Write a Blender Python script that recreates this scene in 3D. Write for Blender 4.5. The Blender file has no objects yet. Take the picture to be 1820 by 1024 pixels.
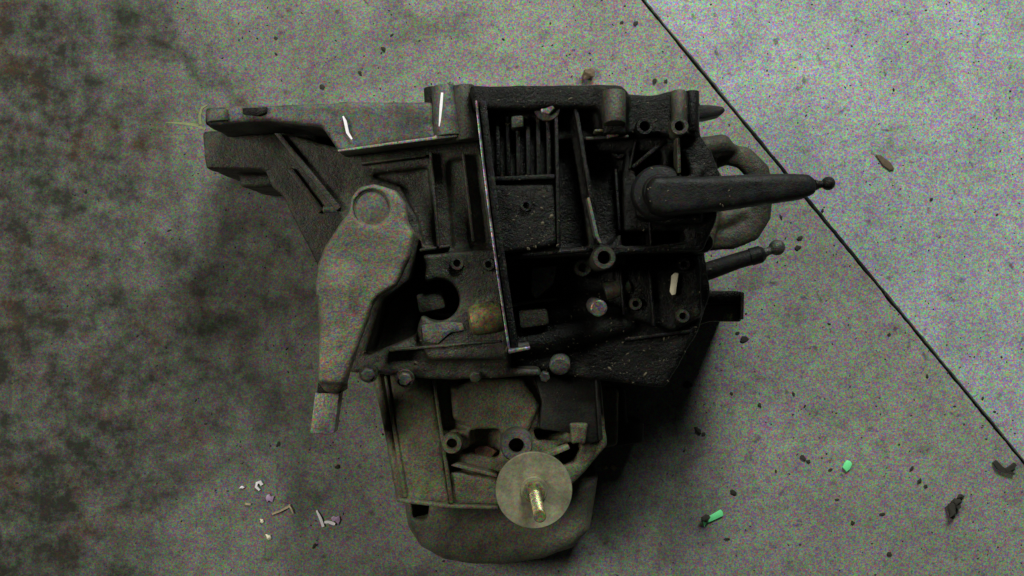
import bpy, bmesh, math, random
import numpy as np
from mathutils import Vector, Matrix, noise
random.seed(7)
sc = bpy.context.scene
# ------------------------------------------------------------------ camera
H = 0.93                       # camera height over the floor (m)
HALF = math.radians(27.5)
T = math.tan(HALF)
cam = bpy.data.cameras.new('camera'); camo = bpy.data.objects.new('camera', cam)
sc.collection.objects.link(camo); sc.camera = camo
camo.location = (0, 0, H); cam.sensor_width = 36; cam.lens = 18 / T
cam.clip_start = 0.01; cam.clip_end = 50
# ------------------------------------------------------------------ light
world = bpy.data.worlds.new('World'); sc.world = world; world.use_nodes = True
bg = world.node_tree.nodes['Background']; bg.inputs[0].default_value = (0.93, 1.0, 0.95, 1); bg.inputs[1].default_value = 0.013
def area(name, loc, target, size, power, col):
    l = bpy.data.lights.new(name, 'AREA'); l.shape = 'RECTANGLE'; l.size, l.size_y = size; l.energy = power; l.color = col
    o = bpy.data.objects.new(name, l); sc.collection.objects.link(o); o.location = loc
    o.rotation_euler = (Vector(target) - Vector(loc)).to_track_quat('-Z', 'Y').to_euler()
area('workshop_lamp', (0.50, 1.65, 1.30), (0.45, 0.05, 0.0), (0.75, 0.6), 47, (0.95, 1.0, 0.92))
area('workshop_lamp_far', (-1.15, 0.22, 1.20), (0.2, 0.0, 0.0), (0.45, 0.4), 12.5, (1.0, 0.98, 0.84))
vs = sc.view_settings; vs.view_transform = 'Standard'; vs.look = 'None'; vs.exposure = 0.15; vs.gamma = 1
vs.use_curve_mapping = False
sc.render.engine = 'CYCLES'

# ------------------------------------------------------------------ helpers
def S(z): return (H - z) * 2 * T / 1820          # metres per photo pixel at height z
def W(px, py, z): s = S(z); return Vector(((px - 910) * s, (512 - py) * s, z))

def link(o, parent=None):
    sc.collection.objects.link(o)
    if parent: o.parent = parent
    return o
def tag(o, label, cat, group=None, kind=None):
    o['label'] = label; o['category'] = cat
    if group: o['group'] = group
    if kind: o['kind'] = kind
    return o
def mesh_obj(name, bm, mat, parent=None, bevel=0, seg=2, angle=35):
    bmesh.ops.recalc_face_normals(bm, faces=bm.faces)
    if bevel:
        es = [e for e in bm.edges if len(e.link_faces) == 2 and e.calc_face_angle(0) > math.radians(28)]
        bmesh.ops.bevel(bm, geom=es, offset=bevel, segments=seg, profile=0.5, affect='EDGES', clamp_overlap=True)
    me = bpy.data.meshes.new(name); bm.to_mesh(me); bm.free()
    me.shade_smooth(); me.set_sharp_from_angle(angle=math.radians(angle))
    me.materials.append(mat)
    return link(bpy.data.objects.new(name, me), parent)
def prism(bm, pts, z0, z1, draft=0.0):
    top = [W(x, y, z1) for x, y in pts]
    if isinstance(bm, Vol):
        q = np.array([(p.x, p.y) for p in top]); bm.p.append(('prism', np.array([*q.min(0), z0]), np.array([*q.max(0), z1]), (q, z0, z1))); return
    c = sum(top, Vector()) / len(top)
    tv = [bm.verts.new(p) for p in top]
    bv = [bm.verts.new(((p.x - c.x) * (1 + draft) + c.x, (p.y - c.y) * (1 + draft) + c.y, z0)) for p in top]
    n = len(pts); fs = [bm.faces.new(tv), bm.faces.new(bv[::-1])]
    for i in range(n):
        j = (i + 1) % n; fs.append(bm.faces.new((tv[i], bv[i], bv[j], tv[j])))
    bmesh.ops.recalc_face_normals(bm, faces=fs)
def frame(d):
    d = d.normalized(); a = Vector((0, 0, 1)) if abs(d.z) < .9 else Vector((1, 0, 0))
    u = d.cross(a).normalized(); return u, d.cross(u).normalized()
def tube(bm, pts, radii, n=16, flat=1.0):
    """closed tube through world points, a radius at each; flat squeezes its height"""
    pts = [Vector(p) for p in pts]; rings = []
    if isinstance(bm, Vol):
        q = np.array([tuple(p) for p in pts]); r = max(radii); bm.p.append(('tube', q.min(0) - r, q.max(0) + r, (q, radii, flat))); return
    for i, p in enumerate(pts):
        d = pts[min(i + 1, len(pts) - 1)] - pts[max(i - 1, 0)]; u, v = frame(d)
        rings.append([bm.verts.new(p + radii[i] * (math.cos(a) * u + flat * math.sin(a) * v)) for a in [2 * math.pi * k / n for k in range(n)]])
    fs = [bm.faces.new(rings[0][::-1]), bm.faces.new(rings[-1])]
    for a, b in zip(rings, rings[1:]):
        for k in range(n): fs.append(bm.faces.new((a[k], a[(k + 1) % n], b[(k + 1) % n], b[k])))
    bmesh.ops.recalc_face_normals(bm, faces=fs)
def lathe(bm, c, prof, n=28, axis=(0, 0, 1), rot=0):
    """closed profile of (radius, height) pairs turned round an axis through c"""
    if isinstance(bm, Vol):
        r = max(x for x, _ in prof); hs = [y for _, y in prof]; bm.p.append(('drum', np.array((c[0] - r, c[1] - r, c[2] + min(hs))), np.array((c[0] + r, c[1] + r, c[2] + max(hs))), (c, r, min(hs), max(hs)))); return
    c = Vector(c); d = Vector(axis).normalized(); u, v = frame(d); rings = []
    for r, h in prof:
        if r < 1e-7: rings.append([bm.verts.new(c + d * h)])
        else: rings.append([bm.verts.new(c + d * h + r * (math.cos(a) * u + math.sin(a) * v)) for a in [rot + 2 * math.pi * k / n for k in range(n)]])
    fs = []
    for a, b in zip(rings, rings[1:]):
        for k in range(n):
            q = [a[k % len(a)], a[(k + 1) % len(a)], b[(k + 1) % len(b)], b[k % len(b)]]
            q = [x for i, x in enumerate(q) if x not in q[:i]]
            if len(q) > 2: fs.append(bm.faces.new(q))
    bmesh.ops.recalc_face_normals(bm, faces=fs)
def ball(bm, c, r, sub=2): bmesh.ops.create_icosphere(bm, subdivisions=sub, radius=r, matrix=Matrix.Translation(c))

class Vol:
    """signed distances on a grid: cast bodies are fused from prisms, tubes and drums with soft fillets"""
    def __init__(self): self.p = []
def solid(name, mat, parent, add, cut=None, voxel=0.0021, fillet=.003, rough=0.0006, rnd=.0015):
    A, C = Vol(), Vol(); add(A)
    if cut: cut(C)
    lo = np.min([q[1] for q in A.p], axis=0) - 4 * voxel; hi = np.max([q[2] for q in A.p], axis=0) + 4 * voxel
    ax = [np.arange(lo[i], hi[i], voxel, dtype=np.float32) for i in range(3)]
    X, Y, Z = ax[0][:, None, None], ax[1][None, :, None], ax[2][None, None, :]
    def ev(q):
        kind, d = q[0], q[3]
        if kind == 'prism':
            P2, z0, z1 = d; x, y = ax[0][:, None], ax[1][None, :]; best = np.full((len(ax[0]), len(ax[1])), 1e9, np.float32); ins = np.zeros(best.shape, bool); n = len(P2)
            for i in range(n):
                (x0, y0), (x1, y1) = P2[i], P2[(i + 1) % n]; ex, ey = x1 - x0, y1 - y0; t = np.clip(((x - x0) * ex + (y - y0) * ey) / (ex * ex + ey * ey + 1e-12), 0, 1)
                best = np.minimum(best, (x - x0 - t * ex) ** 2 + (y - y0 - t * ey) ** 2)
                if abs(ey) > 1e-9: ins ^= ((y0 > y) != (y1 > y)) & (x < ex * (y - y0) / ey + x0)
            d2 = np.where(ins, -np.sqrt(best), np.sqrt(best))[:, :, None] + rnd; dz = np.maximum(z0 - Z, Z - z1) + rnd
            return np.minimum(np.maximum(d2, dz), 0) + np.sqrt(np.maximum(d2, 0) ** 2 + np.maximum(dz, 0) ** 2) - rnd
        if kind == 'tube':
            pts, rad, flat = d; out = None
            for i in range(len(pts) - 1):
                a_, e = pts[i], pts[i + 1] - pts[i]; t = np.clip(((X - a_[0]) * e[0] + (Y - a_[1]) * e[1] + (Z - a_[2]) * e[2]) / (e.dot(e) + 1e-12), 0, 1)
                dd = np.sqrt((X - a_[0] - t * e[0]) ** 2 + (Y - a_[1] - t * e[1]) ** 2 + ((Z - a_[2] - t * e[2]) / flat) ** 2) - (rad[i] + t * (rad[i + 1] - rad[i]))
                out = dd if out is None else np.minimum(out, dd)
            return out
        c, r, h0, h1 = d; d2 = np.sqrt((X - c[0]) ** 2 + (Y - c[1]) ** 2) - r; return np.maximum(d2, np.maximum(c[2] + h0 - Z, Z - c[2] - h1))
    def smin(a_, b_, k): h = np.clip(.5 + .5 * (b_ - a_) / k, 0, 1); return b_ + (a_ - b_) * h - k * h * (1 - h)
    F = None
    for q in A.p: e = ev(q); F = e if F is None else smin(F, e, fillet)
    for q in C.p: F = -smin(-F, ev(q), fillet * .6)
    F = np.broadcast_to(F, (len(ax[0]), len(ax[1]), len(ax[2]))).astype(np.float32)
    # surface nets
    neg = F < 0; n = np.array(F.shape) - 1
    crn = [(i, j, k) for i in (0, 1) for j in (0, 1) for k in (0, 1)]
    def sub(arr, c): return arr[c[0]:c[0] + n[0], c[1]:c[1] + n[1], c[2]:c[2] + n[2]]
    cnt = sum(sub(neg, c).astype(np.int8) for c in crn); act = (cnt > 0) & (cnt < 8); I = np.argwhere(act)
    idx = np.full(act.shape, -1, np.int64); idx[act] = np.arange(len(I))
    acc = np.zeros((len(I), 3)); num = np.zeros(len(I))
    for c in crn:
        for d in range(3):
            if c[d]: continue
            e = list(c); e[d] = 1; va = sub(F, c)[act]; vb = sub(F, e)[act]; m = (va < 0) != (vb < 0); t = np.where(m, va / np.where(m, va - vb, 1), 0)
            p = np.tile(np.array(c, float), (len(I), 1)); p[:, d] = t; acc[m] += p[m]; num[m] += 1
    V = (I + acc / num[:, None]) * voxel + lo
    Q = []
    for d in range(3):
        u, v = (d + 1) % 3, (d + 2) % 3; s0 = [slice(1, -1)] * 3; s0[d] = slice(0, -1); s1 = list(s0); s1[d] = slice(1, None)
        na, nb = neg[tuple(s0)], neg[tuple(s1)]; E = np.argwhere(na != nb); off = np.ones(3, int); off[d] = 0; E = E + off
        fl = na[na != nb]; U = np.zeros(3, int); U[u] = 1; Vv = np.zeros(3, int); Vv[v] = 1
        q = np.stack([idx[tuple((E - o_).T)] for o_ in (U + Vv, Vv, U * 0, U)], 1); q[~fl] = q[~fl][:, ::-1]; Q.append(q)
    Q = np.concatenate(Q); Q = Q[(Q >= 0).all(1)]
    for it in range(2):                                   # relax the voxel steps
        sm = np.zeros_like(V); k = np.zeros(len(V))
        for a_, b_ in ((0, 1), (1, 2), (2, 3), (3, 0)):
            for s_, t_ in ((a_, b_), (b_, a_)): np.add.at(sm, Q[:, s_], V[Q[:, t_]]); np.add.at(k, Q[:, s_], 1)
        V = V * .4 + .6 * sm / np.maximum(k, 1)[:, None]
    nm = bpy.data.meshes.new(name); nm.from_pydata(V.tolist(), [], Q.tolist()); nm.update()
    if rough:
        out = np.empty((len(V), 3))
        nor = np.empty(len(V) * 3, np.float32); nm.vertex_normals.foreach_get('vector', nor); nor = nor.reshape(-1, 3)
        am = np.array([noise.noise(Vector(p) * 55) + .55 * noise.noise(Vector(p) * 160) for p in V]); V = V + nor * (am * rough)[:, None]
        nm.vertices.foreach_set('co', V.astype(np.float32).ravel()); nm.update()
    nm.shade_smooth(); nm.materials.append(mat)
    return link(bpy.data.objects.new(name, nm), parent)

# ------------------------------------------------------------------ materials
def nodes(name):
    m = bpy.data.materials.new(name); m.use_nodes = True; nt = m.node_tree
    return m, nt, nt.nodes['Principled BSDF']
def N(nt, t, **kw):
    n = nt.nodes.new(t)
    for k, v in kw.items():
        if k[0] == '_': setattr(n, k[1:], v)
        else: n.inputs[k].default_value = v
    return n
def noise_tex(nt, co, scale, detail=4, rough=.6, dist=0):
    n = N(nt, 'ShaderNodeTexNoise', Scale=scale, Detail=detail, Roughness=rough, Distortion=dist)
    nt.links.new(co, n.inputs['Vector']); return n
def ramp(nt, fac, stops):
    r = nt.nodes.new('ShaderNodeValToRGB'); e = r.color_ramp.elements
    while len(e) < len(stops): e.new(.5)
    for x, (p, c) in zip(e, stops): x.position = p; x.color = (*c, 1) if len(c) == 3 else c
    nt.links.new(fac, r.inputs[0]); return r.outputs[0]
def mix(nt, a, b, fac, mode='MIX'):
    m = nt.nodes.new('ShaderNodeMix'); m.data_type = 'RGBA'; m.blend_type = mode
    for v, i in ((a, 6), (b, 7), (fac, 0)):
        if hasattr(v, 'is_linked'): nt.links.new(v, m.inputs[i])
        else: m.inputs[i].default_value = (*v, 1) if i and len(v) == 3 else v
    return m.outputs[2]
def g(v): return (v, v, v)
def speckle(nt, co, col, amount, scale):
    """fine mineral / dust grain of mixed tints"""
    n = noise_tex(nt, co, scale, 2, .8)
    hs = N(nt, 'ShaderNodeHueSaturation', Saturation=2.3, Value=1.0); nt.links.new(n.outputs['Color'], hs.inputs['Color'])
    bc = N(nt, 'ShaderNodeBrightContrast', Bright=.0, Contrast=1.3); nt.links.new(hs.outputs[0], bc.inputs[0])
    return mix(nt, col, bc.outputs[0], amount, 'OVERLAY')
def cast(name, col, dirt, dirt_amt=.5, rough=.55, metal=.25, scale=14, bump=.35, grain=.6, dust=None, spec=.35):
    m, nt, b = nodes(name); tc = nt.nodes.new('ShaderNodeTexCoord'); co = tc.outputs['Object']
    n1 = noise_tex(nt, co, scale, 6, .65, .6); n2 = noise_tex(nt, co, scale * 5, 5, .7)
    f = ramp(nt, n1.outputs[0], [(dirt_amt - .16, g(1)), (dirt_amt + .16, g(0))])
    c = mix(nt, col, dirt, f)
    c = mix(nt, c, ramp(nt, n2.outputs[0], [(.3, g(.55)), (.7, g(1.35))]), .7, 'MULTIPLY')
    if dust:
        n4 = noise_tex(nt, co, scale * 2.3, 7, .7); f4 = ramp(nt, n4.outputs[0], [(.56, g(0)), (.72, g(.8))]); c = mix(nt, c, dust, f4)
    c = speckle(nt, co, c, grain, 520)
    nt.links.new(c, b.inputs['Base Color']); b.inputs['Metallic'].default_value = metal; b.inputs['Specular IOR Level'].default_value = spec
    r = ramp(nt, n2.outputs[0], [(.25, g(max(.1, rough - .15))), (.75, g(min(1, rough + .25)))]); nt.links.new(r, b.inputs['Roughness'])
    n3 = noise_tex(nt, co, 480, 4, .7); ad = N(nt, 'ShaderNodeMath', _operation='ADD'); nt.links.new(n2.outputs[0], ad.inputs[0]); nt.links.new(n3.outputs[0], ad.inputs[1])
    bp = N(nt, 'ShaderNodeBump', Strength=bump, Distance=.0015); nt.links.new(ad.outputs[0], bp.inputs['Height']); nt.links.new(bp.outputs[0], b.inputs['Normal'])
    return m
M = dict(
    case=cast('oily_black_casting', (.010, .010, .0085), (.0025, .0025, .0025), .50, .30, .15, 16, .7, dust=(.040, .038, .028), spec=.16),
    case_part=cast('oily_black_metal', (.013, .013, .012), (.004, .004, .004), .47, .30, .3, 26, .6, dust=(.045, .043, .032), spec=.2),
    house=cast('dirty_aluminium_casting', (.068, .065, .047), (.016, .016, .012), .50, .42, .2, 16, .55, dust=(.13, .122, .092)),
    flange=cast('grey_aluminium_flange', (.17, .17, .15), (.055, .054, .046), .48, .5, .3, 18),
    flange_tip=cast('worn_tip_and_lit_edge', (.30, .30, .25), (.17, .17, .14), .42, .45, .3, 30, .3),
    edge=cast('machined_aluminium_edge', (.36, .35, .36), (.05, .048, .05), .50, .3, .6, 60, .2),
    fork=cast('dusty_steel_fork', (.185, .175, .132), (.075, .070, .050), .46, .5, .2, 16, .5),
    fork_dark=cast('grimy_steel_cap', (.135, .13, .095), (.075, .072, .052), .45, .6, .15, 30, .3),
    drive=cast('oil_browned_aluminium', (.165, .155, .098), (.062, .058, .036), .47, .5, .15, 14, .5),
    drive_dark=cast('oil_and_shade_aluminium', (.020, .020, .015), (.006, .006, .005), .5, .5, .2, 14, .3),  # drive metal blackened: some oil, mostly shade put into the colour
    disc=cast('tan_steel_disc', (.245, .232, .155), (.14, .132, .088), .42, .45, .25, 20, .15, .25),
    stud=cast('yellowed_zinc_stud', (.40, .36, .20), (.2, .18, .10), .45, .33, .7, 60, .2),
    brass=cast('brass_plug', (.26, .225, .10), (.09, .08, .035), .47, .45, .4, 40, .2),
    steel=cast('bare_steel', (.40, .40, .38), (.16, .15, .13), .42, .35, .6, 60, .2),
    rust=cast('rusty_gasket', (.20, .07, .045), (.09, .06, .035), .5, .8, 0, 60, .5),
    lever=cast('black_lever_steel', (.013, .013, .0125), (.005, .005, .005), .47, .5, .2, 24, .3, spec=.2),
    loop=cast('grey_tan_casting', (.075, .068, .046), (.024, .022, .015), .48, .5, .2, 18, .5),
    ledge=cast('worn_casting_patch', (.15, .145, .115), (.05, .05, .038), .48, .5, .2, 40, .5),
    base=cast('dirty_grey_lower_casting', (.17, .166, .122), (.055, .053, .038), .48, .6, .15, 12, .3),
)
def plain(name, col, rough=.7, metal=0, var=.35, scale=300):
    m, nt, b = nodes(name); tc = nt.nodes.new('ShaderNodeTexCoord'); n = noise_tex(nt, tc.outputs['Object'], scale, 4, .7)
    c = mix(nt, col, ramp(nt, n.outputs[0], [(.3, g(1 - var)), (.7, g(1 + var))]), 1.0, 'MULTIPLY')
    nt.links.new(c, b.inputs['Base Color']); b.inputs['Roughness'].default_value = rough; b.inputs['Metallic'].default_value = metal
    bp = N(nt, 'ShaderNodeBump', Strength=.4, Distance=.0006); nt.links.new(n.outputs[0], bp.inputs['Height']); nt.links.new(bp.outputs[0], b.inputs['Normal'])
    return m
P = dict(green=plain('green_plastic', (.17, .80, .32), .55, 0, .12), white=plain('white_swarf', (.85, .80, .86), .35, 0, .1),
         violet=plain('violet_wrapper', (.42, .28, .46), .4), crumb=plain('dark_dirt', (.022, .020, .015), .9), brown=plain('brown_leaf', (.11, .075, .045), .8),
         straw=plain('dry_straw', (.42, .33, .22), .7), blade=plain('green_straw', (.17, .19, .08), .7), chip=plain('pale_chip', (.9, .82, .62), .6, 0, .1),
         joint=plain('joint_filler', (.006, .007, .006), .9), tan=plain('tan_flake', (.34, .27, .14), .8))

def concrete(name, stains_and_shade, clean):
    m, nt, b = nodes(name); tc = nt.nodes.new('ShaderNodeTexCoord'); co = tc.outputs['Object']
    big = noise_tex(nt, co, 3.2, 6, .62, .4); mid = noise_tex(nt, co, 11, 7, .68, .5); fine = noise_tex(nt, co, 90, 6, .75); grit = noise_tex(nt, co, 330, 4, .8)
    c = ramp(nt, mid.outputs[0], [(.30, tuple(.74 * x for x in clean)), (.52, clean), (.75, tuple(1.18 * x for x in clean))])
    c = mix(nt, c, ramp(nt, fine.outputs[0], [(.28, g(.62)), (.5, g(1.0)), (.74, g(1.3))]), .75, 'MULTIPLY')
    # old oil in warped patches, with some shade and falloff put into the colour
    warp = noise_tex(nt, co, 7, 5, .65); sub = N(nt, 'ShaderNodeVectorMath', _operation='SUBTRACT'); nt.links.new(warp.outputs['Color'], sub.inputs[0]); sub.inputs[1].default_value = (.5, .5, .5)
    sc_ = N(nt, 'ShaderNodeVectorMath', _operation='SCALE'); nt.links.new(sub.outputs[0], sc_.inputs[0]); sc_.inputs['Scale'].default_value = .22
    adv = N(nt, 'ShaderNodeVectorMath', _operation='ADD'); nt.links.new(co, adv.inputs[0]); nt.links.new(sc_.outputs[0], adv.inputs[1])
    tot = None
    for px, py, rx, ry, rot, k in stains_and_shade:
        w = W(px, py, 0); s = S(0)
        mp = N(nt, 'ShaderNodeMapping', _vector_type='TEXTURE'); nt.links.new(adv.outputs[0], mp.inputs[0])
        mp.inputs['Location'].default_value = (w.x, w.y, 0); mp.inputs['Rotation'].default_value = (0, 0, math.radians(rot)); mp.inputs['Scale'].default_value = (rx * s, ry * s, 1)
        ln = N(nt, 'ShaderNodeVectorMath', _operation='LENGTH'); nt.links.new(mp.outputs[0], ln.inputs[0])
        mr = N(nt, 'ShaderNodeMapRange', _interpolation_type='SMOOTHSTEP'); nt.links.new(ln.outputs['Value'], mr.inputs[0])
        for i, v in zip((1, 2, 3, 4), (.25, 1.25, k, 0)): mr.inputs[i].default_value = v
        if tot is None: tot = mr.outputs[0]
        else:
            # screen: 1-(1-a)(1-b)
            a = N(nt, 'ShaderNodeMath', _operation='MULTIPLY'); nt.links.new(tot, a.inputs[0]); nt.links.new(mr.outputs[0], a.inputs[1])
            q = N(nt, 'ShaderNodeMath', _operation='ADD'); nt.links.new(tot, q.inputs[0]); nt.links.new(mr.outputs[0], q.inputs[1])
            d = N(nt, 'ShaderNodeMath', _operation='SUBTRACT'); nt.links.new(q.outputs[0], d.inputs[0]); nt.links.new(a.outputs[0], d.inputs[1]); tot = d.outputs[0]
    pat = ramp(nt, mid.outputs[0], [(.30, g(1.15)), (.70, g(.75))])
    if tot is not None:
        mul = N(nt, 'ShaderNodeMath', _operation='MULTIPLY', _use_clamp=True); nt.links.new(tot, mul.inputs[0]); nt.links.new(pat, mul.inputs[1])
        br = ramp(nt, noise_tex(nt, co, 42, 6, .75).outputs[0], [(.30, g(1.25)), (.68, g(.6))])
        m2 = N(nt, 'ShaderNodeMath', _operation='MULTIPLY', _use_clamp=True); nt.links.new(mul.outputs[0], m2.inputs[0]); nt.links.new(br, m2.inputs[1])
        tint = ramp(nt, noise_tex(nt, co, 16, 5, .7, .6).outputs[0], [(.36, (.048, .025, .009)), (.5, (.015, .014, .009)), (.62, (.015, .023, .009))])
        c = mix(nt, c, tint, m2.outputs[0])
    spots = noise_tex(nt, co, 75, 4, .62, .5); sp = ramp(nt, spots.outputs[0], [(.61, g(0)), (.70, g(.65))]); c = mix(nt, c, (.05, .045, .032), sp)
    blot = noise_tex(nt, co, 24, 5, .6, .8); sp = ramp(nt, blot.outputs[0], [(.56, g(0)), (.72, g(.42 if stains_and_shade and len(stains_and_shade) > 5 else .12))]); c = mix(nt, c, (.055, .052, .036), sp)
    c = speckle(nt, co, c, .62, 520); c = speckle(nt, co, c, .38, 1300)
    nt.links.new(c, b.inputs['Base Color']); b.inputs['Roughness'].default_value = .88
    ad = N(nt, 'ShaderNodeMath', _operation='ADD'); nt.links.new(fine.outputs[0], ad.inputs[0]); nt.links.new(grit.outputs[0], ad.inputs[1])
    bp = N(nt, 'ShaderNodeBump', Strength=.35, Distance=.0012); nt.links.new(ad.outputs[0], bp.inputs['Height']); nt.links.new(bp.outputs[0], b.inputs['Normal'])
    return m
STAINS_AND_SHADE = [(300, 50, 95, 110, 0, .9), (355, 125, 75, 45, -50, .85), (410, 185, 60, 30, -40, .6), (10, 330, 300, 320, 0, .93), (20, 720, 360, 320, 0, .95), (300, 640, 260, 160, 30, .75),  # far-left ellipses: oily floor, with the light's falloff put into the colour too
          (300, 870, 330, 210, 0, .5), (60, 980, 320, 200, 0, .92), (60, 60, 300, 260, 0, .92), (430, 400, 280, 240, 0, .65), (430, 740, 160, 90, 20, .55), (540, 850, 50, 120, 5, .55), (520, 470, 120, 90, 20, .5),  # ellipse left of the fork puts the housing's shadow into the floor colour
          (740, 40, 130, 45, 15, .4), (-250, 500, 720, 1000, 0, .85), (1130, 930, 180, 90, -30, .5), (700, 1060, 300, 100, 0, .35), (560, 100, 300, 140, 0, .35), (600, 700, 300, 300, 0, .12), (1180, 760, 150, 180, 20, .4), (1420, 960, 320, 120, 0, .12), (1100, 600, 260, 420, 0, .2)]  # ellipses right of and below the gearbox darken the floor there
M['slab_old'] = concrete('stained_and_shaded_concrete', STAINS_AND_SHADE, (.298, .298, .266))
M['slab_new'] = concrete('clean_concrete', [(1575, 288, 22, 12, -50, .35), (1700, 900, 60, 30, 60, .2)], (.40, .42, .425))

# ------------------------------------------------------------------ the floor
bm = bmesh.new(); bmesh.ops.create_cube(bm, size=1, matrix=Matrix.Translation((0, 0, -.035)) @ Matrix.Diagonal((8, 8, .04, 1)))
floor = mesh_obj('floor', bm, P['joint']); floor['kind'] = 'structure'; floor['label'] = 'concrete workshop floor of two slabs with a dark straight joint'
ja, jb = W(1143, 0, 0), W(1820, 822, 0); jd = (jb - ja).normalized(); jn = Vector((jd.y, -jd.x, 0))      # jn points away from the joint to the lower left
if jn.x > 0: jn = -jn
def slab(name, side, mat):
    bm = bmesh.new(); p0 = ja + jn * side * .0018 - jd * 3.5
    n = 1400; top = []
    for i in range(n + 1):
        p = p0 + jd * 7 * i / n; q = noise.noise(p * 45) * .0008 + noise.noise(p * 220) * .0006
        top.append(p + jn * side * max(q, -.0012))
    far = [p0 + jd * 7 + jn * side * 3, p0 + jn * side * 3]
    vs_ = [bm.verts.new(p) for p in top + far]; f = bm.faces.new(vs_)
    r = bmesh.ops.extrude_face_region(bm, geom=[f]); bmesh.ops.translate(bm, verts=[v for v in r['geom'] if isinstance(v, bmesh.types.BMVert)], vec=(0, 0, -.014))
    bmesh.ops.recalc_face_normals(bm, faces=bm.faces)
    return mesh_obj(name, bm, mat, floor)
slab('concrete_slab', 1, M['slab_old']); slab('concrete_slab', -1, M['slab_new'])

# ------------------------------------------------------------------ the gearbox
G = bpy.data.objects.new('gearbox', None); link(G); G.location = W(900, 560, 0); G.empty_display_size = .05
tag(G, 'oily black car gearbox with levers and clutch fork lying on the stained concrete floor', 'gearbox')
inv = Matrix.Translation(-G.location)
PARTS = []
def part(o):
    PARTS.append(o); return o

def house_add(bm):
    prism(bm, [(358, 232), (364, 300), (470, 302), (482, 332), (505, 352), (522, 390), (578, 500), (640, 420), (560, 232)], .0, .118)
    prism(bm, [(424, 296), (426, 332), (486, 332), (486, 296)], .0, .085)
    prism(bm, [(492, 232), (600, 262), (815, 236), (846, 200), (880, 420), (905, 655), (800, 672), (623, 657), (600, 560), (612, 400), (600, 374)], .01, .150)
    prism(bm, [(735, 455), (890, 440), (905, 640), (760, 640), (725, 560)], .05, .158)
    prism(bm, [(690, 612), (905, 608), (908, 650), (690, 662)], .05, .152)
    prism(bm, [(620, 640), (700, 648), (960, 655), (962, 668), (800, 676), (622, 662)], .04, .150)
def house_cut(bm):
    prism(bm, [(735, 420), (748, 470), (742, 560), (728, 600), (690, 618), (635, 640), (668, 535), (715, 500)], .095, .19)
    prism(bm, [(640, 300), (752, 285), (768, 430), (745, 432), (733, 380), (700, 320), (655, 305)], .144, .19)
    prism(bm, [(786, 275), (846, 262), (868, 430), (800, 440)], .145, .19)
    lathe(bm, W(778, 534, .158), [(0, -.05), (.0166, -.05), (.0166, .05), (0, .05)])
house = part(solid('clutch_housing', M['house'], G, house_add, house_cut))

def flange_add(bm):
    prism(bm, [(362, 190), (472, 186), (600, 181), (768, 181), (772, 238), (808, 232), (812, 244), (700, 257), (602, 270), (572, 226), (478, 214), (362, 224)], .0, .176)
flange = part(solid('mating_flange', M['flange'], G, flange_add))
bm = bmesh.new(); tube(bm, [W(619, 184, .166), W(620, 262, .166)], [.0088, .0095], 20); part(mesh_obj('boss', bm, M['flange'], G, .0012))
bm = bmesh.new(); tube(bm, [W(789, 154, .170), W(797, 244, .172)], [.0098, .0112], 24); part(mesh_obj('boss', bm, M['flange'], G, .0012))
bm = bmesh.new(); tube(bm, [W(770, 156, .160), W(774, 240, .160)], [.0075, .0075], 20); part(mesh_obj('boss', bm, M['case_part'], G, .0012))
bm = bmesh.new(); tube(bm, [W(823, 153, .172), W(832, 250, .172)], [.0090, .0090], 20); part(mesh_obj('boss', bm, M['house'], G, .0012))
bm = bmesh.new(); tube(bm, [W(385, 196, .176), W(387, 216, .176)], [.0085, .0085], 16, .5); part(mesh_obj('boss', bm, M['flange'], G, .001))
bm = bmesh.new(); prism(bm, [(430, 192), (474, 190), (474, 200), (458, 206), (432, 203)], .17, .1785); part(mesh_obj('gasket_scrap', bm, M['case_part'], G, .0006))
bm = bmesh.new(); prism(bm, [(600, 266), (700, 252), (770, 243), (790, 228), (812, 226), (813, 243), (700, 257), (601, 270)], .15, .1785); part(mesh_obj('lit_flange_edge', bm, M['flange_tip'], G, .0007))  # paler strip: light catching the flange edge, put into the colour
# ribs of the clutch housing
for q, z in (([(762, 270), (768, 270), (782, 438), (776, 440)], .158), ([(486, 236), (498, 236), (606, 368), (597, 376)], .156), ([(508, 300), (520, 298), (575, 372), (566, 380)], .122), ([(745, 442), (800, 434), (800, 440), (745, 448)], .156)):
    bm = bmesh.new(); prism(bm, q, .08, z); part(mesh_obj('rib', bm, M['house'], G, .0012))

# gear case
def case_add(bm):
    prism(bm, [(846, 170), (1112, 170), (1238, 172), (1246, 240), (1264, 268), (1288, 330), (1272, 400), (1250, 446), (888, 462)], .03, .176)
    prism(bm, [(870, 430), (1250, 425), (1264, 520), (1240, 592), (1182, 690), (1060, 676), (905, 650)], .02, .128)
    prism(bm, [(833, 152), (1106, 149), (1116, 165), (1116, 190), (842, 196)], .03, .192)
    prism(bm, [(1112, 166), (1170, 168), (1190, 161), (1238, 161), (1240, 242), (1112, 238)], .03, .186)
    prism(bm, [(870, 320), (985, 316), (992, 436), (888, 452)], .1, .184)
    prism(bm, [(1060, 150), (1116, 160), (1116, 238), (1072, 238)], .1, .194)
    tube(bm, [W(900, 617, .125), W(1000, 600, .128), (W(1115, 576, .125))], [.0105, .0105, .009], 20)
    tube(bm, [W(990, 552, .120), W(1078, 546, .120)], [.016, .017], 24)
    prism(bm, [(1090, 470), (1245, 455), (1250, 560), (1200, 590), (1100, 560)], .05, .136)
    prism(bm, [(1130, 296), (1250, 300), (1250, 395), (1180, 400), (1130, 385)], .1, .182)
    prism(bm, [(905, 630), (1182, 600), (1180, 660), (960, 668)], .04, .118)
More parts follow.
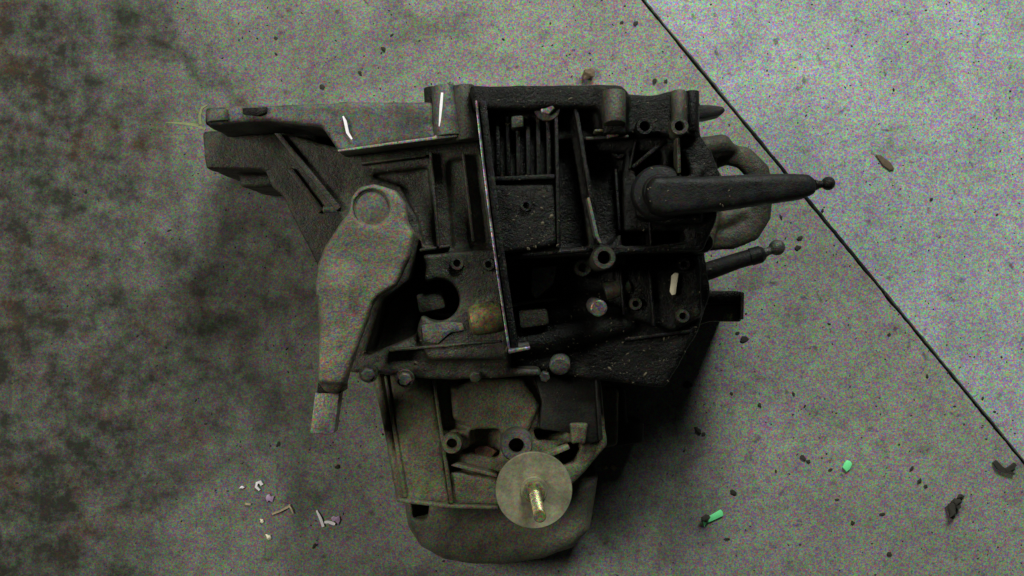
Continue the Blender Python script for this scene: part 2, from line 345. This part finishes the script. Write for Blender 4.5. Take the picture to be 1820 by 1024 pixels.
def case_cut(bm):
    prism(bm, [(994, 232), (1024, 228), (1058, 430), (1000, 436)], .162, .23)
    prism(bm, [(1048, 250), (1130, 254), (1122, 300), (1124, 400), (1095, 430), (1074, 425)], .163, .23)
    prism(bm, [(1136, 250), (1198, 250), (1198, 300), (1150, 306)], .160, .23)
    prism(bm, [(1214, 250), (1240, 250), (1252, 298), (1214, 298)], .155, .23)
    prism(bm, [(862, 206), (990, 200), (988, 312), (874, 314)], .1725, .23)
    prism(bm, [(852, 196), (1010, 192), (1012, 200), (852, 204)], .164, .23)
    prism(bm, [(884, 470), (942, 468), (946, 535), (900, 540)], .112, .23)
    prism(bm, [(1120, 405), (1240, 402), (1242, 424), (1120, 432)], .15, .23)
    lathe(bm, W(880, 352, 0), [(0, .17), (.006, .17), (.006, .23), (0, .23)])
case = part(solid('gear_case', M['case'], G, case_add, case_cut))
# seam flange: the bright machined edge between the two halves
def seam_strip(name, a, b, wpx, z0, z1, mat, n=12):
    bm = bmesh.new(); pts = []
    for i in range(n + 1):
        t = i / n; pts.append((a[0] + (b[0] - a[0]) * t - 3 * math.sin(math.pi * t), a[1] + (b[1] - a[1]) * t))
    prism(bm, [(x - wpx / 2, y) for x, y in pts] + [(x + wpx / 2, y) for x, y in reversed(pts)], z0, z1)
    return part(mesh_obj(name, bm, mat, G, .0009))
seam_strip('seam_flange', (846, 178), (906, 629), 4.6, .06, .200, M['edge'])
seam_strip('seam_flange', (858, 178), (916, 622), 13, .06, .193, M['case_part'])
bm = bmesh.new(); prism(bm, [(903, 621), (942, 616), (943, 621), (905, 629)], .10, .2005); part(mesh_obj('seam_flange', bm, M['edge'], G, .0009))
# cooling fins
for x in (884, 902, 920, 938, 956, 974):
    bm = bmesh.new(); prism(bm, [(x - 4, 206), (x + 4, 206), (x + 6, 312), (x - 2, 312)], .15, .1795); part(mesh_obj('fin', bm, M['case_part'], G, .001))
bm = bmesh.new(); prism(bm, [(872, 314), (986, 309), (986, 318), (873, 322)], .15, .187); part(mesh_obj('rib', bm, M['case_part'], G, .001))
bm = bmesh.new(); prism(bm, [(908, 206), (930, 204), (931, 226), (909, 228)], .15, .190); part(mesh_obj('boss', bm, M['house'], G, .002))
for q, z in (([(1018, 182), (1026, 182), (1068, 432), (1061, 434)], .188), ([(1202, 244), (1209, 244), (1211, 308), (1204, 308)], .188), ([(1082, 447), (1240, 426), (1240, 433), (1084, 454)], .176),
             ([(1120, 296), (1180, 246), (1186, 252), (1127, 300)], .178), ([(890, 452), (1050, 440), (1050, 447), (890, 460)], .178)):
    bm = bmesh.new(); prism(bm, q, .1, z); part(mesh_obj('rib', bm, M['house' if q[0][0] == 1202 else 'case_part'], G, .0012))
bm = bmesh.new(); prism(bm, [(1066, 433), (1070, 432), (1064, 418), (1048, 350), (1043, 352), (1058, 420)], .15, .1895); part(mesh_obj('rib_edge', bm, M['flange'], G, .0006))
for q, z, m_ in (([(985, 200), (992, 200), (997, 440), (990, 441)], .1865, 'case_part'), ([(1152, 390), (1157, 390), (1160, 436), (1155, 437)], .178, 'case_part'), ([(1128, 250), (1133, 250), (1122, 300), (1117, 300)], .179, 'case_part'),
                 ([(1040, 243), (1118, 239), (1118, 245), (1040, 249)], .186, 'house'), ([(1100, 470), (1106, 470), (1112, 560), (1106, 560)], .1415, 'case_part'), ([(1150, 462), (1156, 462), (1166, 580), (1160, 580)], .1415, 'case_part'),
                 ([(905, 540), (990, 528), (990, 534), (906, 546)], .136, 'house'), ([(1092, 300), (1097, 300), (1104, 410), (1099, 410)], .172, 'case_part'), ([(1035, 262), (1040, 262), (1062, 380), (1058, 380)], .170, 'case_part'),
                 ([(820, 272), (826, 272), (844, 430), (838, 430)], .156, 'house'), ([(640, 288), (758, 273), (758, 278), (640, 293)], .156, 'house'), ([(690, 620), (890, 604), (890, 609), (690, 626)], .160, 'house'), ([(1110, 600), (1230, 585), (1228, 592), (1110, 607)], .132, 'case_part')):
    bm = bmesh.new(); prism(bm, q, .08, z); part(mesh_obj('rib', bm, M[m_], G, .0011))
# bosses with holes
def ring_boss(px, py, z, r, hole, mat, h=.05, depth=.02):
    bm = bmesh.new(); lathe(bm, W(px, py, z), [(0, -h), (r * 1.12, -h), (r * 1.03, -.002), (r * .93, 0), (hole * 1.08, 0), (hole, -.0015), (hole, -depth), (0, -depth)], 28)
    return part(mesh_obj('boss', bm, mat, G, 0))
ring_boss(1208, 224, .198, .0068, .0035, M['house']); ring_boss(1146, 224, .194, .0064, .0036, M['case_part']); ring_boss(1074, 458, .190, .0088, .0048, M['house'], .08)
ring_boss(1250, 431, .165, .0080, .0040, M['house'], .09); ring_boss(918, 793, .128, .0128, .0062, M['flange'], .06, .035); ring_boss(803, 789, .118, .0085, .0042, M['drive'], .05, .02)
for x, y, z, r_, m_ in ((1130, 540, .140, .0052, 'house'), (1216, 470, .141, .0050, 'case_part'), (1214, 562, .140, .0055, 'house'), (1036, 476, .140, .0070, 'house'), (935, 365, .187, .0045, 'case_part'), (1100, 268, .172, .0060, 'case_part'), (812, 468, .163, .0055, 'house'), (868, 470, .163, .0050, 'house'), (870, 545, .162, .0042, 'house')):
    ring_boss(x, y, z, r_, r_ * .5, M[m_], .06, .006)
bm = bmesh.new(); tube(bm, [W(1206, 163, .186), W(1207, 216, .190)], [.006, .006], 16); part(mesh_obj('boss', bm, M['house'], G, .001))
bm = bmesh.new(); tube(bm, [W(1230, 162, .182), W(1230, 235, .182)], [.0055, .0055], 16); part(mesh_obj('boss', bm, M['case_part'], G, .001))
bm = bmesh.new(); tube(bm, [W(1090, 166, .190), W(1092, 222, .196)], [.0095, .0085], 20); part(mesh_obj('boss', bm, M['house'], G, .0012))
bm = bmesh.new(); prism(bm, [(1078, 234), (1100, 232), (1100, 242), (1080, 246)], .15, .190); part(mesh_obj('bracket_tab', bm, M['drive'], G, .001))
bm = bmesh.new(); prism(bm, [(1056, 230), (1074, 229), (1073, 234), (1058, 234)], .15, .192); part(mesh_obj('bracket_tab', bm, M['drive'], G, .0008))
# bolts
def bolt(px, py, z, r, mat, washer=0, wm=None, axis=(0, 0, 1), h=None, head='hex', rot=.3):
    h = h or r * .9; bm = bmesh.new(); c = W(px, py, z)
    lathe(bm, c, [(0, -.02), (r * .97, -.02), (r, h * .75), (r * .86, h), (0, h)], 6 if head == 'hex' else 22, axis, rot)
    o = part(mesh_obj('bolt', bm, mat, G, r * .06))
    if washer:
        bm = bmesh.new(); lathe(bm, c, [(r * .5, -.02), (washer, -.02), (washer, .0008), (washer * .93, .0018), (r * .5, .0018)] , 26, axis)
        w_ = mesh_obj('washer', bm, wm or mat, o)
    return o
bolt(973, 191, .185, .0062, M['steel'], .0105, M['house'], (-.12, -.1, 1))
bolt(1063, 547, .152, .0068, M['steel'], 0, None, (.1, -.1, 1), .004, 'round')
bolt(995, 646, .128, .0085, M['flange'], 0, None, (-.05, -.5, 1), .006, 'round')
bolt(720, 672, .150, .0055, M['flange'], .0075, M['house'], (0, -.2, 1)); bolt(655, 664, .150, .0055, M['flange'], .0075, M['house'], (0, -.2, 1))
bolt(968, 668, .126, .0045, M['flange'], 0, None, (0, -.3, 1)); bolt(1172, 622, .118, .0075, M['house'], .0095, M['case_part']); bolt(845, 668, .150, .005, M['house'], 0, None, (0, -.3, 1))
bm = bmesh.new(); lathe(bm, W(595, 371, .13), [(0, -.02), (.0035, -.02), (.0035, .0), (.0028, .009), (0, .010)], 16, (-.9, -.1, .25)); part(mesh_obj('dowel_pin', bm, M['steel'], G, 0))
# lower row of the case
bm = bmesh.new(); prism(bm, [(944, 476), (990, 472), (984, 505), (952, 533), (944, 520)], .09, .136); part(mesh_obj('web', bm, M['flange'], G, .002))
bm = bmesh.new(); prism(bm, [(920, 552), (973, 547), (977, 578), (924, 585)], .09, .142); part(mesh_obj('boss', bm, M['house'], G, .003))
bm = bmesh.new(); tube(bm, [W(1050, 470, .13), W(1110, 462, .130)], [.007, .0065], 14); part(mesh_obj('boss', bm, M['house'], G, .001))
bm = bmesh.new(); tube(bm, [W(1075, 520, .132), W(1120, 508, .132)], [.008, .007], 14); part(mesh_obj('boss', bm, M['house'], G, .001))
bm = bmesh.new(); prism(bm, [(738, 524), (786, 515), (792, 548), (744, 558)], .10, .146); part(mesh_obj('clutch_release_arm', bm, M['house'], G, .0025))
bm = bmesh.new(); prism(bm, [(748, 578), (790, 571), (822, 574), (826, 588), (800, 592), (778, 612), (752, 608)], .10, .1605); part(mesh_obj('boss', bm, M['ledge'], G, .0015))
bm = bmesh.new(); lathe(bm, W(834, 571, .155), [(0, 0), (.0085, 0), (.0115, .0018), (.0128, .006), (.0128, .021), (.0105, .026), (0, .026)], 26, W(892, 561, .155) - W(834, 571, .155)); part(mesh_obj('plug', bm, M['brass'], G))
bm = bmesh.new(); prism(bm, [(800, 612), (832, 608), (834, 618), (802, 622)], .1, .158); part(mesh_obj('boss', bm, M['house'], G, .001))
# selector lever with ball
bm = bmesh.new(); lathe(bm, W(1168, 346, .17), [(0, -.03), (.0215, -.03), (.0215, .012), (.0195, .0155), (.014, .016), (.013, .022), (0, .022)], 32); part(mesh_obj('selector_pivot', bm, M['lever'], G, .0005))
def lever_add(bm):
    prism(bm, [(1164, 312), (1250, 312), (1400, 306), (1440, 308), (1452, 316), (1457, 332), (1453, 344), (1430, 352), (1300, 371), (1182, 384), (1160, 376), (1149, 346), (1153, 324)], .176, .203)
sel = part(solid('selector_lever', M['lever'], G, lever_add, None, .0016, .003, .0004, .0065))
bm = bmesh.new(); lathe(bm, W(1449, 329, .190), [(0, 0), (.0042, 0), (.0030, .003), (.0027, .005)] + [(.0052 * math.sin(a), .0098 - .0052 * math.cos(a)) for a in [.55 + i * (math.pi - .55) / 12 for i in range(12)]] + [(0, .0150)], 20, (1, .12, 0)); mesh_obj('ball_joint', bm, M['case_part'], sel)
bm = bmesh.new(); tube(bm, [W(1235, 489, .11), W(1258, 482, .112), W(1310, 464, .118), W(1338, 456, .12)], [.0080, .0076, .0068, .0068], 20)
tube(bm, [W(1334, 457, .12), W(1352, 452, .121), W(1358, 450, .121)], [.0074, .0072, .005], 20)
s2 = part(mesh_obj('selector_rod', bm, M['lever'], G, 0))
bm = bmesh.new(); ax = W(1381, 440, .121) - W(1355, 451, .121); L = ax.length
lathe(bm, W(1355, 451, .121), [(0, 0), (.0046, 0), (.0034, L * .35), (.0034, L * .5)] + [(.0066 * math.sin(a), L - .0066 * math.cos(a)) for a in [.6 + i * (math.pi - .6) / 12 for i in range(12)]] + [(0, L + .0066)], 22, ax); mesh_obj('ball_joint', bm, M['house'], s2)
# cast loop bracket beyond the selector lever
def loop_add(bm):
    pts = [(1256, 284), (1292, 274), (1322, 281), (1346, 306), (1353, 345), (1350, 382), (1332, 410), (1300, 424), (1262, 425)]
    tube(bm, [W(x, y, .10) for x, y in pts], [.0105, .0092, .0098, .0105, .010, .010, .0100, .0095, .010], 16, .5)
    prism(bm, [(1244, 250), (1270, 250), (1276, 300), (1284, 312), (1280, 385), (1268, 440), (1238, 440)], .03, .112)
    tube(bm, [W(1254, 262, .115), W(1282, 258, .11), W(1296, 264, .105)], [.009, .009, .006], 14)
    tube(bm, [W(1262, 396, .10), W(1318, 378, .095)], [.009, .009], 14)
part(solid('support_loop', M['loop'], G, loop_add, None, .0018, .004, .0004))
bm = bmesh.new(); prism(bm, [(1238, 186), (1262, 186), (1286, 189), (1291, 196), (1283, 203), (1258, 209), (1238, 210)], .05, .074); part(mesh_obj('locating_spike', bm, M['lever'], G, .003))
# bracket at the right end
bm = bmesh.new(); prism(bm, [(1236, 519), (1312, 517), (1321, 522), (1321, 540), (1236, 542)], .0, .092)
part(mesh_obj('foot_bracket', bm, M['case_part'], G, .0018))
bm = bmesh.new(); prism(bm, [(1240, 543), (1319, 541), (1318, 572), (1262, 572), (1242, 578)], .0, .083); part(mesh_obj('foot_pad', bm, M['ledge'], G, .0018))
bm = bmesh.new(); prism(bm, [(1316, 518), (1323, 520), (1322, 568), (1316, 568)], .02, .094); part(mesh_obj('bracket_edge', bm, M['house'], G, .0008))

# clutch fork
def fork_add(bm):
    prism(bm, [(618, 378), (622, 352), (638, 332), (662, 325), (704, 338), (720, 362), (723, 394), (736, 414), (727, 458), (702, 508), (672, 527), (661, 540), (640, 598), (622, 650), (608, 685), (563, 683), (565, 620), (570, 556), (560, 512), (564, 470), (580, 430), (604, 396)], .184, .201)
    tube(bm, [W(640, 450, .186), W(618, 510, .193), W(602, 590, .193), W(592, 676, .190)], [.016, .020, .015, .010], 16, .62)
    tube(bm, [W(592, 450, .194), W(582, 510, .196), W(586, 570, .194)], [.007, .008, .006], 12, .7)
def fork_cut(bm):
    lathe(bm, W(662, 370, .1950), [(0, 0), (.0132, 0), (.0132, .03), (0, .03)], 32)
fork = part(solid('clutch_fork', M['fork'], G, fork_add, fork_cut, .0015, .004, .0005, .0035))
bm = bmesh.new(); prism(bm, [(565, 680), (606, 682), (606, 700), (563, 699)], .150, .182); mesh_obj('fork_step', bm, M['case_part'], fork, .001)
bm = bmesh.new(); prism(bm, [(560, 697), (604, 699), (594, 770), (586, 773), (554, 771), (551, 768)], .146, .162); mesh_obj('fork_tip', bm, M['flange_tip'], fork, .0022, 3)
bm = bmesh.new(); lathe(bm, W(662, 370, .1985), [(0, -.008), (.0136, -.008), (.0136, .0008), (.0122, -.0004), (.008, .0002), (0, .0004)], 32); mesh_obj('pivot_cap', bm, M['fork_dark'], fork)
bm = bmesh.new(); lathe(bm, W(591, 641, .192), [(0, -.004), (.0032, -.004), (.0032, .0006), (.0026, .001), (0, .001)], 14); mesh_obj('rivet', bm, M['house'], fork)

# final drive housing
def drive_add(bm):
    prism(bm, [(662, 660), (1066, 655), (1080, 792), (1030, 850), (1000, 880), (880, 905), (706, 893)], .02, .100)
    prism(bm, [(690, 664), (766, 662), (802, 898), (718, 891)], .05, .110)
    prism(bm, [(800, 690), (850, 672), (930, 672), (960, 720), (935, 775), (850, 772), (805, 745)], .05, .109)
    prism(bm, [(800, 838), (885, 850), (890, 900), (806, 897)], .05, .110)
    prism(bm, [(662, 662), (676, 662), (722, 892), (706, 892)], .02, .106)
    prism(bm, [(775, 764), (836, 764), (838, 806), (778, 812)], .05, .108)
    prism(bm, [(1060, 690), (1100, 690), (1100, 792), (1060, 800)], .0, .045)
    prism(bm, [(1012, 752), (1046, 752), (1040, 792), (1016, 800)], .05, .112)
def drive_cut(bm):
    prism(bm, [(840, 778), (885, 776), (892, 800), (885, 835), (806, 820), (842, 806)], .088, .15)
    prism(bm, [(950, 780), (1014, 772), (1008, 790), (955, 800)], .075, .15)
    prism(bm, [(996, 812), (1040, 800), (1030, 840), (1004, 850)], .075, .15)
    prism(bm, [(975, 672), (1050, 668), (1056, 760), (985, 765)], .094, .15)
drive = part(solid('final_drive_housing', M['drive'], G, drive_add, drive_cut))
bm = bmesh.new(); prism(bm, [(1078, 690), (1112, 690), (1116, 752), (1146, 750), (1144, 788), (1084, 796)], .0, .040); part(mesh_obj('side_foot', bm, M['drive_dark'], G, .004))
seamd = [(705, 886), (800, 897), (885, 900), (886, 906), (800, 904), (705, 893)]
bm = bmesh.new(); prism(bm, seamd, .06, .114); part(mesh_obj('rim', bm, M['drive'], G, .001))
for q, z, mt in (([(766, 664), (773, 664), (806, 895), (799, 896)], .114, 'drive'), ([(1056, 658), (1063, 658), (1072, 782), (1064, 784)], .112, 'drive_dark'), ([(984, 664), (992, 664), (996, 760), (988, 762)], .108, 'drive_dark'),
                 ([(800, 828), (812, 824), (884, 842), (884, 850)], .113, 'drive'), ([(682, 668), (688, 668), (724, 884), (716, 886)], .112, 'drive'), ([(952, 812), (1010, 790), (1014, 798), (958, 822)], .108, 'drive')):
    bm = bmesh.new(); prism(bm, q, .05, z); part(mesh_obj('rib', bm, M[mt], G, .0012))
bm = bmesh.new(); prism(bm, [(948, 664), (1058, 658), (1068, 784), (1040, 792), (1012, 770), (958, 764), (962, 715)], .06, .1085); part(mesh_obj('drive_shade_plate', bm, M['drive_dark'], G, .003))  # plate added in near-black to stand for shade on the drive's right side
bm = bmesh.new(); prism(bm, [(842, 801), (851, 795), (866, 793), (884, 802), (878, 808), (868, 822), (858, 818), (848, 823)], .08, .0965); part(mesh_obj('gasket_scrap', bm, M['rust'], G, .0012))
# lower end casting
def base_add(bm):
    pts = [(716, 850), (1066, 850), (1060, 900), (1050, 950), (1018, 982), (960, 1002), (900, 1011), (836, 1011), (784, 1002), (744, 978), (722, 944), (716, 908)]
    prism(bm, pts, -.02, .058)
def base_cut(bm): prism(bm, [(722, 902), (756, 906), (752, 944), (724, 944)], .012, .1)
part(solid('lower_casting', M['base'], G, base_add, base_cut, .002, .004, .0006, .019))
# mounting disc with its threaded stud
dz = .150; dc = W(949, 872, dz); s = S(dz); R = 68.5 * s
bm = bmesh.new(); lathe(bm, dc, [(0, -.03), (R * .55, -.03), (R * .6, -.010), (R * .97, -.006), (R, -.004), (R, -.001), (R * .985, 0), (R * .8, -.0006), (R * .5, -.0014), (R * .36, -.0016), (R * .34, .0006), (0, .0006)], 56, (.02, -.03, 1))
disc = part(mesh_obj('mounting_disc', bm, M['disc'], G, 0, angle=25))
bm = bmesh.new(); lathe(bm, dc, [(0, -.09), (.022, -.09), (.022, -.02), (0, -.02)], 28); mesh_obj('disc_support', bm, M['drive_dark'], disc, .002)
bm = bmesh.new(); r = .0046; pr = [(0, 0), (.0085, 0), (.0085, .007), (.0075, .0085), (r, .0085), (r, .018)]
h = .018
while h < .080: pr += [(r, h), (r * .84, h + .0007), (r, h + .0014)]; h += .0014
pr += [(r * .8, h + .0015), (0, h + .0015)]
lathe(bm, dc + Vector((0, 0, 0)), pr, 24, (.03, -.02, 1)); mesh_obj('stud', bm, M['stud'], disc)

for o in PARTS: o.matrix_parent_inverse = inv.copy()

# dried mud flecks caught on the castings, dropped from above onto whatever is there
bpy.context.view_layer.update(); dg = bpy.context.evaluated_depsgraph_get(); vs_, fs_ = [], []
for i in range(900):
    x, y = random.uniform(600, 1260), random.uniform(150, 700)
    if random.random() < .35: x, y = random.gauss(random.choice((975, 925, 1050, 1120, 760, 880)), 40), random.gauss(random.choice((435, 520, 600, 650)), 22)
    c = W(x, y, .05); ok, hit, nor, _, ob, _ = sc.ray_cast(dg, Vector((c.x, c.y, .5)), Vector((0, 0, -1)))
    if not ok or hit.z < .04 or nor.z < .5 or ob.name.startswith(('clutch_fork', 'mounting', 'stud', 'pivot_cap')): continue
    r = random.uniform(.0004, .0010) * (2.0 if random.random() < .06 else 1); a0 = random.uniform(0, 6); k = len(vs_); ra, rb = r * random.uniform(.8, 2.0), r * random.uniform(.6, 1)
    for t in range(5):
        a = 2 * math.pi * t / 5; u, v = ra * math.cos(a), rb * math.sin(a); vs_.append((hit.x + u * math.cos(a0) - v * math.sin(a0), hit.y + u * math.sin(a0) + v * math.cos(a0), hit.z - .0003))
    vs_.append((hit.x, hit.y, hit.z + r * .9)); fs_ += [(k + t, k + (t + 1) % 5, k + 5) for t in range(5)]
me = bpy.data.meshes.new('dried_mud'); me.from_pydata(vs_, [], fs_); me.materials.append(plain('dried_mud', (.085, .072, .045), .9)); o = link(bpy.data.objects.new('dried_mud', me), G)
o.matrix_parent_inverse = inv.copy(); o['kind'] = 'stuff'

# ------------------------------------------------------------------ scraps lying about
def placed(name, bm, mat, label, cat, group=None, bevel=0):
    o = mesh_obj(name, bm, mat, None, bevel); tag(o, label, cat, group); return o
def strip(bm, pts, w, th, z=.0):
    """thin bent strip of px points, lying on height z"""
    c = [W(x, y, z) for x, y in pts]; ws = w if isinstance(w, (list, tuple)) else [w] * len(pts); tv = []
    for i, p in enumerate(c):
        d = (c[min(i + 1, len(c) - 1)] - c[max(i - 1, 0)]).normalized(); n = Vector((-d.y, d.x, 0)); k = ws[i] / 2
        lift = .0006 * (i % 2); tv.append([bm.verts.new(p + n * a + Vector((0, 0, b + lift))) for a, b in ((-k, 0), (k, 0), (k, th), (-k, th))])
    bm.faces.new(tv[0]); bm.faces.new(tv[-1][::-1])
    for a, b in zip(tv, tv[1:]):
        for i in range(4): bm.faces.new((a[i], a[(i + 1) % 4], b[(i + 1) % 4], b[i]))
def flake(bm, pts, z0, th, bend=.0):
    prism(bm, pts, z0, z0 + th)
def lump(bm, px, py, r, z=0.0, flat=.6, seed=0):
    c = W(px, py, z); b2 = bmesh.new(); bmesh.ops.create_icosphere(b2, subdivisions=2, radius=r)
    vm = {}
    for v in b2.verts:
        q = v.co * (1 + .85 * noise.noise(v.co / r * 1.2 + Vector((seed * 3.1, seed, 0)))); k_ = .7 + .9 * ((seed * .37) % 1); q = Matrix.Rotation(seed * 1.7, 3, 'Z') @ Vector((q.x * k_, q.y / k_ ** .5, q.z)); vm[v] = bm.verts.new(c + Vector((q.x, q.y, max(q.z * flat + r * flat * .8, 0.0001))))
    for f in b2.faces: bm.faces.new([vm[v] for v in f.verts])
    b2.free()
bm = bmesh.new(); prism(bm, [(1249, 922), (1262, 917), (1281, 906), (1285, 910), (1286, 917), (1264, 927), (1256, 930), (1252, 937), (1250, 929)], .0004, .0020); placed('plastic_scrap', bm, P['green'], 'long bright green plastic scrap with a dark lump at its end', 'plastic scrap', None, .0004)
bm = bmesh.new(); lump(bm, 1252, 921, .0038, .0036, .5, 4); placed('dirt_lump', bm, P['crumb'], 'dark dirt lump on the end of the long green plastic scrap', 'dirt')
bm = bmesh.new(); prism(bm, [(1498, 831), (1501, 824), (1506, 818), (1512, 820), (1515, 825), (1511, 834), (1505, 839)], .0004, .0026); placed('plastic_scrap', bm, P['green'], 'small squarish bright green plastic chip lying alone on the floor', 'plastic scrap', None, .0005)
bm = bmesh.new(); strip(bm, [(563, 907), (570, 921), (575, 936)], [.0015, .0026, .0026], .0012, .0005); placed('metal_shaving', bm, P['white'], 'straight bright white shaving standing off from the violet wrapper', 'shaving', None)
bm = bmesh.new(); strip(bm, [(577, 928), (584, 927), (592, 930), (596, 931)], [.0022, .0026, .003, .002], .0012, .0005); placed('metal_shaving', bm, P['white'], 'short curled white shaving next to the violet wrapper', 'shaving')
bm = bmesh.new(); prism(bm, [(588, 921), (593, 917), (598, 919), (603, 917), (605, 924), (601, 933), (596, 926), (591, 927)], .0004, .0016); placed('wrapper_scrap', bm, P['violet'], 'violet wrapper scrap touching the white shavings', 'wrapper', None, .0004)
bm = bmesh.new(); strip(bm, [(462, 871), (456, 865), (457, 858), (463, 856), (466, 862)], [.0018, .0022, .0022, .003, .003], .0015, .0005); placed('metal_shaving', bm, P['white'], 'white ring-shaped curl of shaving on dark stained concrete', 'shaving')
bm = bmesh.new(); lump(bm, 431, 866, .0016, 0, .8, 2); placed('white_pellet', bm, P['white'], 'tiny round white pellet beside the ring-shaped shaving', 'pellet')
bm = bmesh.new(); prism(bm, [(472, 886), (474, 880), (479, 878), (481, 883), (487, 882), (484, 893), (478, 890), (475, 893)], .0004, .0016); placed('wrapper_scrap', bm, P['violet'], 'small crumpled violet scrap below the ring-shaped shaving', 'wrapper', None, .0004)
bm = bmesh.new(); strip(bm, [(484, 914), (498, 908), (512, 901), (516, 896)], [.0012, .0018, .002, .0012], .001, .0005); strip(bm, [(514, 898), (518, 904), (521, 912)], [.0016, .0014, .0008], .001, .0012); placed('straw', bm, P['straw'], 'forked tan straw on the floor among the white shavings', 'straw')
bm = bmesh.new(); strip(bm, [(436, 895), (446, 896)], .002, .001, .0005); placed('straw', bm, P['straw'], 'short tan straw near the tiny white pellet', 'straw')
bm = bmesh.new(); lump(bm, 478, 955, .0022, 0, .6, 5); placed('white_pellet', bm, P['chip'], 'pale elongated crumb below the forked straw', 'pellet')
bm = bmesh.new(); lump(bm, 466, 926, .0018, 0, .6, 6); placed('white_pellet', bm, P['chip'], 'pale crumb between forked straw and elongated crumb', 'pellet')
z = .1775
bm = bmesh.new(); strip(bm, [(296, 218), (325, 220), (350, 223), (366, 231)], [.0008, .0018, .0024, .0012], .0012, z); strip(bm, [(357, 222), (356, 206), (360, 192), (370, 187)], [.0022, .0020, .0018, .0010], .0012, z + .0008)
placed('dry_straw', bm, P['blade'], 'forked dry greenish straw lying on the corner of the gearbox flange', 'straw')
bm = bmesh.new(); strip(bm, [(610, 207), (614, 216), (618, 236), (626, 248)], [.0010, .0022, .0022, .0012], .001, .1775); o = placed('metal_shaving', bm, P['white'], 'thin white sliver lying on the gearbox flange boss', 'shaving')
bm = bmesh.new(); strip(bm, [(786, 165), (784, 190), (781, 225)], [.0018, .0022, .0010], .0008, .1803); placed('metal_shaving', bm, P['white'], 'long thin white sliver on the tall round flange boss', 'shaving')
bm = bmesh.new(); prism(bm, [(1194, 490), (1200, 485), (1206, 486), (1204, 502), (1201, 523), (1195, 525), (1191, 518), (1193, 503)], .1375, .1405); placed('wood_chip', bm, P['chip'], 'pale cream sliver lying on the black gear case', 'chip', None, .0005)
bm = bmesh.new(); prism(bm, [(1556, 274), (1566, 276), (1584, 290), (1590, 301), (1582, 303), (1570, 294)], .0005, .0016); placed('dead_leaf', bm, P['brown'], 'narrow brown leaf scrap on the clean concrete beyond the joint', 'leaf', None, .0003)
bm = bmesh.new()
for i, (x, y, r) in enumerate(((1690, 908, .0058), (1697, 892, .0045), (1706, 882, .0025), (1686, 900, .003))): lump(bm, x, y, r, 0, .8, i)
placed('dirt_clump', bm, P['crumb'], 'largest black dirt clump, lumpy and elongated, alone by the floor joint', 'dirt')
bm = bmesh.new(); strip(bm, [(1766, 820), (1774, 830), (1784, 836), (1800, 842)], [.004, .005, .004, .002], .003, .0003); strip(bm, [(1786, 836), (1796, 830), (1803, 824)], [.003, .004, .003], .003, .0006)
placed('dead_leaf', bm, P['crumb'], 'dark forked leaf scrap lying beside the floor joint', 'leaf')
bm = bmesh.new(); lump(bm, 1045, 134, .0052, 0, .8, 9); placed('dirt_clump', bm, P['brown'], 'round brown dirt ball just behind the gear case', 'dirt')
bm = bmesh.new(); lump(bm, 1076, 831, .002, 0, .5, 3); strip(bm, [(1086, 828), (1094, 834)], .004, .001, .0005); placed('dry_flake', bm, P['tan'], 'tan flakes on the floor beside the mounting disc', 'flake')
bm = bmesh.new(); prism(bm, [(1164, 661), (1169, 655), (1168, 664)], .119, .1215); placed('dry_flake', bm, P['tan'], 'tiny tan flake on the dark lower end of the gear case', 'flake')
crumbs = [(1163, 145, 3.0), (1183, 145, 2.2), (1322, 603, 3.4), (1310, 592, 2.0), (1222, 683, 4.5), (1240, 766, 3.6), (1250, 772, 2.2), (1303, 876, 3.0), (1427, 814, 3.6), (1436, 820, 2.6), (1634, 855, 2.6), (1645, 864, 2.2), (1515, 929, 2.6), (1568, 914, 2.2),
          (1418, 440, 2.8), (1422, 423, 2.6), (1388, 386, 1.8), (572, 155, 2.8), (682, 88, 2.6), (640, 130, 2.2), (1580, 985, 2.6), (1620, 833, 2.2), (1580, 595, 2.0), (1655, 355, 2.0), (1292, 958, 2.0), (490, 68, 2.0), (1476, 835, 1.8), (1105, 40, 2.0), (1130, 42, 2.4), (1410, 700, 1.8), (1300, 700, 1.8), (1350, 720, 2.2), (560, 970, 2.4), (600, 830, 2.6), (495, 790, 2.4)]
for i, (x, y, r) in enumerate(crumbs):
    bm = bmesh.new(); lump(bm, x, y, r * .00080, 0, .3, i + 11)
    placed('dirt_crumb', bm, P['crumb'], 'small dark dirt crumb lying on the concrete floor', 'dirt', 'dark dirt crumbs scattered on the floor')
# fine grit nobody could count
vs_, fs_ = [], []
for i in range(1500):
    x, y = random.uniform(-60, 1880), random.uniform(-40, 1064); r = random.uniform(.0004, .0010) * (1.6 if random.random() < .08 else 1)
    c = W(x, y, 0); a0 = random.uniform(0, 6); k = len(vs_); ra, rb = r * random.uniform(.7, 1.8), r * random.uniform(.6, 1)
    for t in range(5):
        a = 2 * math.pi * t / 5; u, v = ra * math.cos(a), rb * math.sin(a); vs_.append((c.x + u * math.cos(a0) - v * math.sin(a0), c.y + u * math.sin(a0) + v * math.cos(a0), 0.0001))
    vs_.append((c.x, c.y, r * .8)); fs_ += [(k + t, k + (t + 1) % 5, k + 5) for t in range(5)]
me = bpy.data.meshes.new('grit'); me.from_pydata(vs_, [], fs_); me.materials.append(P['crumb']); o = link(bpy.data.objects.new('grit', me))
tag(o, 'fine dark grit strewn over the concrete floor', 'grit', None, 'stuff')
